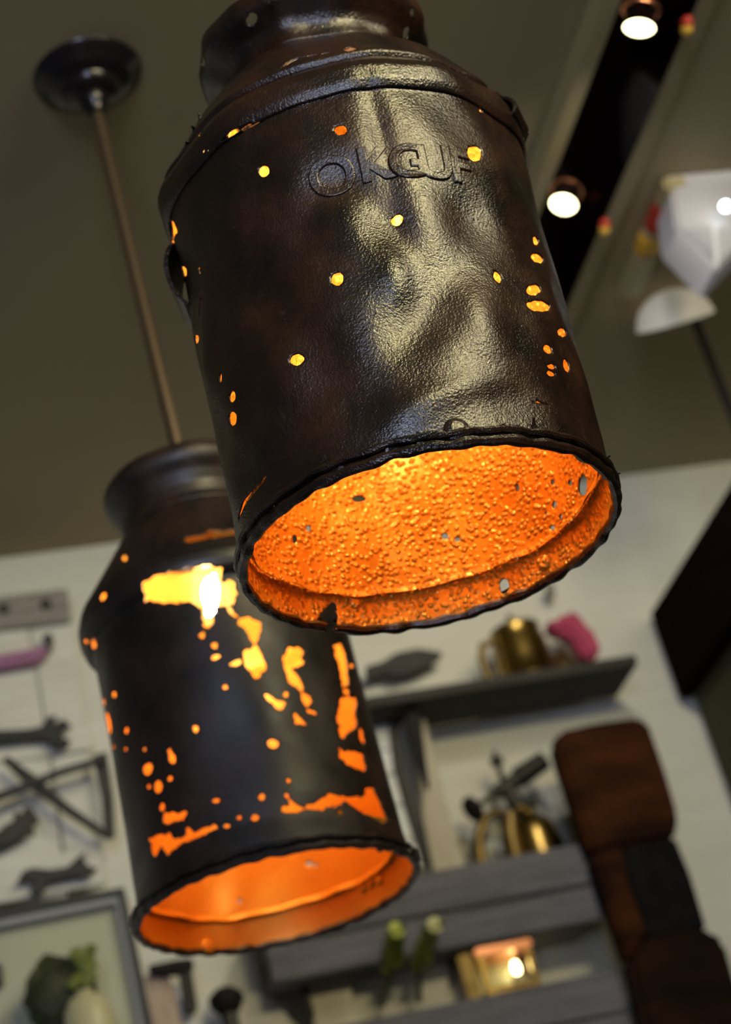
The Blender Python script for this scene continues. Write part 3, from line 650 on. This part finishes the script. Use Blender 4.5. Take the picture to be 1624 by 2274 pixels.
# brass mug
k = wp(1165, 1480, dpt(.075)); kx = k.x; kr = .060; kz = Z1
rt = E('brass_jug', (kx, D-.08, kz), 'brass jug with a bright vertical highlight standing on the upper shelf', 'jug')
m = MB(); m.lathe([(0, .0), (.066, 0), (.066, .006), (.062, .012), (.058, .05), (.053, .095), (.049, .112), (.052, .120), (.049, .120), (.046, .112), (.055, .01), (0, .008)], (kx, D-.08, kz), 40); m.build('body', M_brass, rt, True)
m = MB(); m.tube([(kx-.052, D-.08, kz+.105), (kx-.075, D-.08, kz+.10), (kx-.084, D-.08, kz+.07), (kx-.082, D-.08, kz+.03), (kx-.062, D-.08, kz+.018)], .008); m.build('handle', M_brassd, rt, True)
m = MB(); m.lathe([(0, .16), (.004, .158), (.008, .15), (.006, .142), (.03, .135), (.050, .124), (.050, .119), (0, .119)], (kx, D-.08, kz), 32); m.build('lid', M_brassd, rt, True)
# crumpled pink cloth
def blob(name, outline, Yf, th, mt, label, cat):
    m = MB(); pts = w2(outline, Yf); m.prism(pts, Yf, th, .014, 4)
    o = m.build(name, mt, None, True); return tag(o, label, cat)
o = blob('cloth', [(1212, 1382), (1235, 1368), (1255, 1370), (1262, 1352), (1284, 1350), (1290, 1372), (1312, 1388), (1330, 1412), (1338, 1450), (1300, 1462), (1286, 1430), (1262, 1402), (1226, 1398)], D-.09, .05, M_pink, 'crumpled pink cloth lying on the upper shelf right of the brass jug', 'cloth')
m = MB(); q = wp(1262, 1462, dpt(.1)); m.lathe([(0, 0), (.026, 0), (.030, .02), (.026, .05), (.017, .062), (.016, .07), (0, .07)], (wp(1240, 1445, dpt(.05)).x, D-.045, Z1), 24); tag(m.build('small_pot', M_brassd, None, True), 'small dull brass pot partly behind the pink cloth', 'pot')
# trowel on the wall
flat('trowel_blade', [(985, 1447), (978, 1462), (930, 1488), (880, 1502), (855, 1494), (815, 1508), (812, 1478), (850, 1468), (880, 1448), (930, 1438)], dpt(.02), .012, M_steel2, 'dark leaf-shaped trowel blade hung flat on the wall left of the brass jug', 'trowel')
flat('wall_hook', [(1212, 1292), (1232, 1292), (1236, 1320), (1222, 1326)], dpt(.02), .018, M_brown, 'small grey wall hook above the brass jug', 'hook')
# --- middle shelf (two stacked grey boards) with the blowtorch
Y2 = dpt(.13)
def quad(x0, x1, ytl, ytr, ybl, ybr, Y): return [(x0, ytl), (x1, ytr), (x1, ybr), (x0, ybl)]
rc = wp(1293, 1872, Y2); xr = rc.x; ztop = rc.z; zmid = wp(1295, 1966, Y2).z; zbot = wp(1298, 2046, Y2).z; xl = wp(590, 2100, Y2).x
rt = E('shelf', ((xl+xr)/2, D-.07, zbot), 'weathered grey middle shelf box of two stacked boards under the blowtorch', 'shelf')
m = MB(); m.box(xl, xr, Y2, Y2+.02, zmid+.002, ztop, .003); m.build('front_board', M_grey, rt)
m = MB(); m.box(xl, xr, Y2+.003, Y2+.022, zbot, zmid-.002, .003); m.build('front_board', M_grey, rt)
m = MB(); m.box(xl, xr-.02, Y2+.022, D, zbot+.004, zbot+.022, .002); m.build('bottom_board', M_grey, rt)
m = MB(); m.box(xr-.02, xr, Y2+.022, D, zbot+.022, ztop-.004, .002); m.build('end_board', M_sage, rt)
m = MB(); m.box(xl, xl+.02, Y2+.022, D, zbot+.022, ztop-.004, .002); m.build('end_board', M_greyd, rt)
m = MB(); m.box(xl+.02, xr-.02, Y2+.022, D, ztop-.022, ztop-.004, .002); m.build('top_board', M_sage, rt)
ZS2 = ztop-.004
# blowtorch
bt = wp(1205, 1850, dpt(.075)); bx = bt.x
rt = E('blowtorch', (bx, D-.075, ZS2), 'antique brass blowtorch with black knob standing on the middle shelf', 'blowtorch')
y_ = D-.060
m = MB(); m.lathe([(0, .0), (.052, 0), (.054, .004), (.053, .012), (.049, .05), (.046, .068), (.038, .084), (.022, .094), (.016, .098), (.016, .108), (0, .108)], (bx-.012, y_, ZS2), 36); m.build('tank', M_brass, rt, True)
m = MB(); m.tube([(bx-.02, y_, ZS2+.105), (bx-.03, y_, ZS2+.135), (bx-.035, y_, ZS2+.160)], [.012, .016, .014]); m.tube([(bx-.055, y_, ZS2+.105), (bx+.01, y_, ZS2+.125)], .009); m.build('riser', M_pewter, rt, True)
P0 = Vector((bx-.115, y_, ZS2+.133)); P1v = Vector((bx+.052, y_, ZS2+.205))
m = MB(); m.tube([P0, P0.lerp(P1v, .3), P0.lerp(P1v, .32), P0.lerp(P1v, .62), P0.lerp(P1v, .64), P1v], [.005, .006, .014, .016, .021, .019], 20); m.build('burner', M_pewter, rt, True)
m = MB(); dv = (P1v-P0).normalized(); Mr = dv.to_track_quat('Z', 'Y').to_matrix(); m.lathe([(0, -.012), (.020, -.012), (.026, -.006), (.026, .004), (.018, .010), (0, .010)], P0, 24, Mr); m.build('knob', M_iron, rt, True)
m = MB(); m.lathe([(0, 0), (.006, 0), (.006, .03), (.013, .034), (.014, .044), (.005, .050), (.005, .06), (0, .062)], P0.lerp(P1v, .5)+Vector((-.01, 0, .012)), 20); m.build('valve', M_pewter, rt, True)
m = MB(); m.tube([(bx-.05, y_-.01, ZS2+.105), (bx-.062, y_-.012, ZS2+.06), (bx-.066, y_-.012, ZS2+.003)], [.016, .019, .019], 16); m.build('pump_barrel', M_brassd, rt, True)
m = MB(); m.tube([(bx-.06, y_, ZS2+.118), (bx-.095, y_, ZS2+.112), (bx-.120, y_, ZS2+.075), (bx-.128, y_, ZS2+.04), (bx-.128, y_, ZS2+.006)], [.007, .010, .013, .013, .012], 14); m.build('handle', M_brassd, rt, True)
m = MB(); m.ball((bx-.033, y_-.024, ZS2+.108), .011); m.ball((bx-.020, y_-.028, ZS2+.095), .007); m.build('cap', M_brass, rt, True)
# pallet slats, leaning board and hanging tools left of the blowtorch
rt = E('white_slat', wp(885, 1760, dpt(.05)), 'narrow white jointed strip hanging right beside the farther milk can', 'slat')
cl = [(846, 1598), (862, 1668), (878, 1722), (897, 1790), (918, 1868), (934, 1932)]
for (xa_, ya_), (xb_, yb_) in zip(cl[:-1], cl[1:]):
    m = MB(); m.prism(w2([(xa_-22, ya_+1), (xa_+13, ya_-3), (xb_+13, yb_-7), (xb_-22, yb_-3)], dpt(.05)), dpt(.05), .02, .0015); m.build('panel', M_slat, rt)
m = MB(); m.prism(w2([(828, 1601), (852, 1597), (940, 1926), (914, 1930)], dpt(.03)), dpt(.029), .02); m.build('backing', M_slat, rt)
flat('pale_batten', [(884, 1596), (902, 1592), (975, 1918), (952, 1924)], dpt(.03), .02, M_slat, 'pale upright batten between the grey bar and the leaning board', 'batten')
flat('leaning_board', [(893, 1600), (945, 1592), (1020, 1900), (1022, 1935), (965, 1935)], dpt(.06), .018, M_tan, 'pale bare wooden board leaning behind the black spike on the middle shelf', 'board')
flat('crowbar', [(862, 1590), (878, 1588), (892, 1690), (926, 1810), (950, 1895), (954, 1918), (940, 1918), (930, 1880), (904, 1800), (876, 1700)], dpt(.062), .012, M_steel2, 'long thin grey bar hanging between the white strip and pale batten', 'bar')
flat('black_spike', [(896, 1548), (930, 1545), (938, 1610), (956, 1752), (950, 1755), (924, 1680), (904, 1610)], dpt(.11), .014, M_iron, 'black tapering iron spike hanging below the upper shelf', 'spike')
# --- bottom shelf
Y3 = dpt(.12); rc = wp(1366, 2152, Y3); xr = rc.x; ztop = rc.z; xl = wp(720, 2274, Y3).x
rt = E('shelf', ((xl+xr)/2, D-.07, ztop-.22), 'weathered grey bottom shelf box beneath the brass lantern', 'shelf')
zz = wp(1366, 2250, Y3).z
m = MB(); m.box(xl, xr, Y3, Y3+.02, zz+.002, ztop, .003); m.build('front_board', M_grey, rt)
m = MB(); m.box(xl, xr, Y3+.003, Y3+.022, ztop-.22, zz-.002, .003); m.build('front_board', M_grey, rt)
m = MB(); m.box(xl, xr, Y3+.022, D, ztop-.022, ztop-.004, .002); m.build('top_board', M_sage, rt)
m = MB(); m.box(xr-.02, xr, Y3+.022, D, ztop-.22, ztop-.022, .002); m.build('end_board', M_sage, rt)
ZS3 = ztop-.004
# brass lantern
lx = wp(1125, 2190, dpt(.06)).x; w_, h_ = .052, zbot-ZS3-.024; ly = D-.065
ZS3 += .0045; rt = E('lantern', (lx, ly, ZS3), 'small brass lantern with copper top and glowing flame on the bottom shelf', 'lantern')
m = MB(); m.box(lx-w_, lx+w_, ly-.04, ly+.04, ZS3, ZS3+.016, .003); m.build('base', M_brass, rt)
m = MB(); m.box(lx-w_-.004, lx+w_+.004, ly-.045, ly+.045, ZS3+h_, ZS3+h_+.016, .004); m.build('top', M_copper, rt)['label'] = 'copper top plate'
for sx in (-1, 1):
    for sy in (-1, 1):
        m = MB(); x_, yy = lx+sx*(w_-.005), ly+sy*.034; m.box(x_-.005, x_+.005, yy-.005, yy+.005, ZS3+.016, ZS3+h_); m.build('post', M_brass, rt)
m = MB(); m.box(lx-w_+.01, lx+w_-.01, ly+.028, ly+.031, ZS3+.016, ZS3+h_); m.build('pane', M_cream, rt)
m = MB(); m.lathe([(0, 0), (.012, 0), (.012, .022), (0, .023)], (lx+.026, ly, ZS3+.016), 16); m.build('candle', M_cream, rt, True)
m = MB(); m.lathe([(0, 0), (.006, .006), (.0075, .014), (.004, .026), (0, .026)], (lx+.026, ly, ZS3+.038), 16); m.build('flame', emi('candle_flame', (1, .85, .4), 14), rt, True)
m = MB(); m.box(lx-w_-.034, lx-w_-.008, ly-.03, ly-.01, ZS3, ZS3+.10, .003); m.build('door_leaf', M_brassd, rt)
# thin plants with two blooms
def sprig(bx_, by_, h, bl, label, lean):
    b0 = wp(bx_, by_, dpt(.09)); rt = E('flower_sprig', (b0.x, b0.y, b0.z), label, 'flower')
    c_ = wp(*bl, dpt(.165)); m = MB(); m.tube([b0, b0.lerp(c_, .5)+Vector((lean, 0, .01)), c_], [.006, .004, .003], 8); m.build('stem', M_leafd, rt, True)
    bl_ = MB()
    for k in range(9):
        a = 2*math.pi*k/9; bl_.ball(c_+Vector((math.cos(a)*.008, -.002, math.sin(a)*.008)), .0085, 1, (1, .6, 1))
    bl_.ball(c_+Vector((0, -.006, 0)), .009, 1); bl_.build('bloom', M_bloom if lean > 0 else M_bloom2, rt, True)
    for k in range(14):
        t = .40+.04*k; q = b0.lerp(c_, t)+Vector((lean*(1-abs(2*t-1)), -.006, 0)); a = (1 if k % 2 else -1)*(.5+.3*random.random()); L = .034
        m = MB(); tip = q+Vector((math.sin(a)*L, -.01, math.cos(a)*L*.6)); mid_ = (q+tip)/2; nrm = Vector((math.cos(a), 0, -math.sin(a)))*.009
        b = bmesh.new(); vv = [b.verts.new(v) for v in (q, mid_+nrm, tip, mid_-nrm)]; c2_ = b.verts.new(mid_+Vector((0, -.004, 0)))
        for i in range(4): b.faces.new((vv[i], vv[(i+1) % 4], c2_))
        r_ = bmesh.ops.solidify(b, geom=b.faces[:], thickness=.0012); m._add(b); m.build('leaf', M_leaf, rt)
sprig(848, 2236, .08, (880, 2066), 'flower sprig with a yellow-green bloom, left one below the farther lamp', .012)
sprig(930, 2226, .08, (966, 2055), 'flower sprig with a cream bloom, nearer the brass lantern', -.010)
flat('iron_strap', [(985, 2075), (998, 2075), (1018, 2180), (1006, 2184)], dpt(.05), .012, M_greyd, 'dark upright iron strap between the cream bloom and the lantern', 'strap')
flat('whitewashed_boarding', [(780, 2165), (1000, 2120), (1060, 2110), (1060, 2240), (1000, 2260), (790, 2300)], dpt(.02), .018, M_white, 'pale whitewashed panel on the wall behind the flower sprigs', 'panel')
# --- hanging boards and tools below the farther lamp
flat('pale_upright_board', [(672, 2150), (768, 2128), (800, 2290), (705, 2300)], dpt(.05), .02, M_tan, 'pale tan upright board beneath the middle shelf', 'board')
flat('whitewashed_boarding', [(330, 2222), (600, 2202), (690, 2330), (330, 2380)], dpt(.022), .02, M_white, 'whitewashed board panel behind the hammer at the bottom edge', 'panel')
flat('rusty_board', [(310, 2170), (372, 2150), (420, 2330), (320, 2340)], dpt(.04), .016, M_rust, 'pinkish flaking board left of the hammer handle', 'board')
rt = E('hammer', wp(400, 2200, dpt(.06)), 'black hammer hanging head up under the farther lamp', 'hammer')
m = MB(); m.prism(w2([(396, 2140), (424, 2138), (440, 2238), (428, 2252), (410, 2245)], dpt(.06)), dpt(.06), .018, .003); m.build('handle', M_greyd, rt)
m = MB(); m.prism(w2([(328, 2142), (400, 2128), (430, 2126), (432, 2150), (400, 2158), (340, 2160)], dpt(.07)), dpt(.07), .03, .004); m.build('head', M_iron, rt)
q = wp(505, 2232, dpt(.08)); rt = E('knob_handle', (q.x, q.y, q.z-.12), 'round black knob on a pale stem at the bottom edge', 'knob')
m = MB(); m.lathe([(0, .032), (.016, .030), (.030, .018), (.032, .006), (.024, -.008), (.016, -.016), (0, -.016)], (q.x, q.y, q.z), 28); m.build('knob', M_iron, rt, True)
m = MB(); m.lathe([(.014, -.016), (.014, -.05), (.030, -.06), (.032, -.12), (0, -.12)], (q.x, q.y, q.z), 28); m.build('stem', M_pewter, rt, True)
flat('iron_strap', [(660, 2150), (674, 2148), (702, 2258), (690, 2264)], dpt(.06), .012, M_greyd, 'dark upright iron strap at the left edge of the tan board', 'strap')

# --- left tool panel
rt = E('tool_board', wp(110, 1660, dpt(.03)), 'whitewashed upright-board tool panel at the left carrying wrenches', 'tool board')
def vb(px, mt, e=.03, nm='board'):
    m = MB(); m.prism(w2(px, dpt(e)), dpt(e), .018, .0025); return m.build(nm, mt, rt)
vb([(-80, 1402), (62, 1388), (104, 1640), (150, 1990), (-40, 2010), (-90, 1700)], M_white); vb([(64, 1387), (162, 1376), (232, 1960), (154, 1972), (108, 1640)], M_white, .028)
vb([(-80, 1332), (150, 1306), (158, 1378), (-80, 1406)], M_brown, .045, 'top_rail')
vb([(-60, 1648), (200, 1614), (206, 1662), (-60, 1702)], M_white, .040, 'cross_rail'); vb([(-40, 1925), (222, 1878), (232, 1962), (-30, 2010)], M_white, .040, 'cross_rail')
def vbar(px, mt, label, cat, e, th=.012, name='tool', bev=.002): return flat(name, px, dpt(e), th, mt, label, cat, bev)
for x_, y__ in ((102, 1342), (8, 1352)):
    q = wp(x_, y__, dpt(.046)); m = MB(); m.lathe([(0, 0), (.012, 0), (.010, .004), (0, .006)], q, 16, Matrix.Rotation(math.pi/2, 3, 'X')); m.build('bolt', M_steel2, rt, True)
rt = E('wrench', wp(0, 1460, dpt(.06)), 'tool with a purple handle hung under the brown rail', 'wrench')
m = MB(); m.prism(w2([(-80, 1464), (60, 1440), (104, 1430), (112, 1446), (90, 1466), (-80, 1496)], dpt(.065)), dpt(.065), .022, .006); m.build('handle', M_purple, rt, True)
m = MB(); m.prism(w2([(92, 1412), (112, 1402), (120, 1420), (112, 1448), (100, 1450), (106, 1426)], dpt(.06)), dpt(.06), .014, .003); m.build('jaw', M_steel2, rt)
vbar([(-80, 1624), (60, 1618), (92, 1612), (104, 1592), (126, 1586), (122, 1606), (140, 1594), (160, 1612), (138, 1622), (138, 1636), (158, 1642), (148, 1660), (120, 1656), (102, 1640), (70, 1640), (-80, 1656)], M_steel, 'dark open-ended wrench lying level, upper one on the tool board', 'wrench', .07, name='wrench')
vbar([(-80, 1870), (-10, 1850), (12, 1830), (30, 1822), (30, 1800), (50, 1806), (54, 1788), (74, 1796), (88, 1822), (70, 1832), (78, 1850), (50, 1856), (20, 1874), (-10, 1884), (-80, 1905)], M_steel2, 'dark toothed wrench jaw below the crossed straps at the left edge', 'wrench', .07, name='wrench')
vbar([(38, 1958), (50, 1934), (72, 1926), (110, 1930), (150, 1924), (168, 1906), (190, 1890), (186, 1908), (196, 1922), (218, 1926), (200, 1944), (176, 1944), (150, 1948), (108, 1956), (96, 1976), (74, 1988), (66, 1974), (80, 1962), (62, 1952)], M_steel, 'double-ended open wrench at the bottom of the tool board', 'wrench', .07, name='wrench')
vbar([(4, 1684), (18, 1678), (80, 1722), (160, 1790), (246, 1850), (240, 1862), (150, 1806), (60, 1742)], M_steel, 'dark flat strap running down to the right across the tool board', 'strap', .085, name='iron_strap')
vbar([(-60, 1778), (60, 1734), (130, 1706), (236, 1674), (238, 1688), (130, 1722), (60, 1752), (-60, 1796)], M_steel, 'dark flat strap rising to the right across the tool board', 'strap', .099, name='iron_strap')
vbar([(206, 1676), (238, 1668), (252, 1770), (256, 1858), (232, 1862), (226, 1770)], M_steel2, 'upright dark iron plate at the right end of the crossed straps', 'plate', .068, name='iron_plate')
# --- framed niche, bottom left
rt = E('framed_niche', wp(130, 2150, dpt(.03)), 'charcoal-framed shallow niche with pale green backing, bottom left', 'picture frame')
def fb(px, e, th, mt, nm):
    m = MB(); m.prism(w2(px, dpt(e)), dpt(e), th, .002); return m.build(nm, mt, rt)
fb([(-100, 2045), (262, 1974), (340, 2330), (-100, 2400)], .012, .008, M_pane, 'backing')
fb([(-100, 2042), (266, 1970), (269, 1984), (-100, 2058)], .05, .046, M_frame, 'rail'); fb([(262, 1971), (276, 1968), (352, 2330), (334, 2330)], .0501, .046, M_frame, 'stile')
fb([(-100, 2059), (256, 1988), (260, 2004), (-100, 2078)], .040, .02, M_fgrey, 'slip'); fb([(254, 1990), (264, 1988), (332, 2330), (320, 2330)], .0401, .02, M_fgrey, 'slip')
# --- shrub and pot in the niche
q = wp(150, 2215, dpt(.10)); rt = E('potted_shrub', (q.x, q.y, q.z-.09), 'rounded dark green shrub with a lighter tuft in the framed niche', 'plant')
m = MB(); m.ball((q.x-.01, q.y, q.z+.005), .064, 3, (1, .7, 1.15), .10); m.build('foliage', M_leafd, rt, True)
m = MB(); m.lathe([(0, -.10), (.04, -.10), (.05, -.055), (.045, -.05), (0, -.05)], (q.x-.01, q.y, q.z+.0), 24); m.build('pot', M_greyd, rt, True)
m = MB()
for k in range(34):
    a = random.uniform(-1.2, 1.2); rr = random.uniform(.0, .05); c_ = wp(176+random.uniform(-14, 30), 2112+random.uniform(-10, 75), dpt(.16))
    m.ball(c_, random.uniform(.006, .012), 1, (1, .7, 1), .2)
m.build('leaf_tuft', M_leaf, rt, False)
q = wp(195, 2245, dpt(.2)); rt = E('cream_vase', (q.x, q.y, q.z-.10), 'glossy cream vase in front of the dark green shrub', 'vase')
m = MB(); m.lathe([(0, -.10), (.040, -.10), (.046, -.05), (.040, 0), (.028, .022), (.014, .028), (0, .026)], (q.x, q.y, q.z), 28); m.build('body', M_cream, rt, True)
m = MB(); m.lathe([(0.008, .026), (.013, .027), (.016, .034), (.010, .034)], (q.x, q.y, q.z), 28); m.build('lip', M_cream, rt, True)
flat('wall_bracket', [(-20, 2140), (4, 2136), (8, 2180), (-16, 2188)], dpt(.05), .045, M_frame, 'small dark bracket at the left picture edge beside the shrub', 'bracket')

# --- carved wooden piece hanging at the right
rt = E('carved_wooden_piece', wp(1460, 2000, dpt(.12)), 'large reddish-brown carved wooden piece with black leather waist, hung at the right', 'carved wood')
Yc = dpt(.19)
m = MB(); m.prism(w2([(1234, 1640), (1244, 1622), (1330, 1602), (1420, 1590), (1440, 1598), (1450, 1625), (1480, 1710), (1508, 1806), (1506, 1836), (1500, 1858), (1390, 1880), (1318, 1892), (1300, 1850), (1268, 1755), (1240, 1672)], Yc), Yc, .056, .012, 3); m.build('upper_block', M_wood, rt, True)
m = MB(); m.prism(w2([(1316, 1888), (1384, 1872), (1398, 1960), (1440, 2070), (1398, 2130), (1372, 2060), (1340, 1960)], Yc-.005), Yc-.005, .055, .008, 3); m.build('side_rail', M_wood, rt, True)
m = MB(); m.prism(w2([(1385, 1878), (1500, 1856), (1535, 1940), (1572, 2062), (1500, 2080), (1436, 2080), (1402, 1965)], Yc+.010), Yc+.010, .045, .006, 2); m.build('waist', M_plate, rt, True)['label'] = 'black leather wrap'
m = MB(); m.prism(w2([(1396, 2122), (1440, 2076), (1560, 2058), (1586, 2064), (1612, 2090), (1680, 2330), (1460, 2380), (1420, 2230)], Yc), Yc, .056, .012, 3); m.build('lower_block', M_wood2, rt, True)

q = wp(1400, 1760, Yc); m = MB(); m.box(q.x-.03, q.x+.03, Yc+.055, D, q.z-.03, q.z+.03, .003); m.build('bracket', M_iron, rt)
for o in bpy.data.objects:
    if '_o' in o: del o['_o']
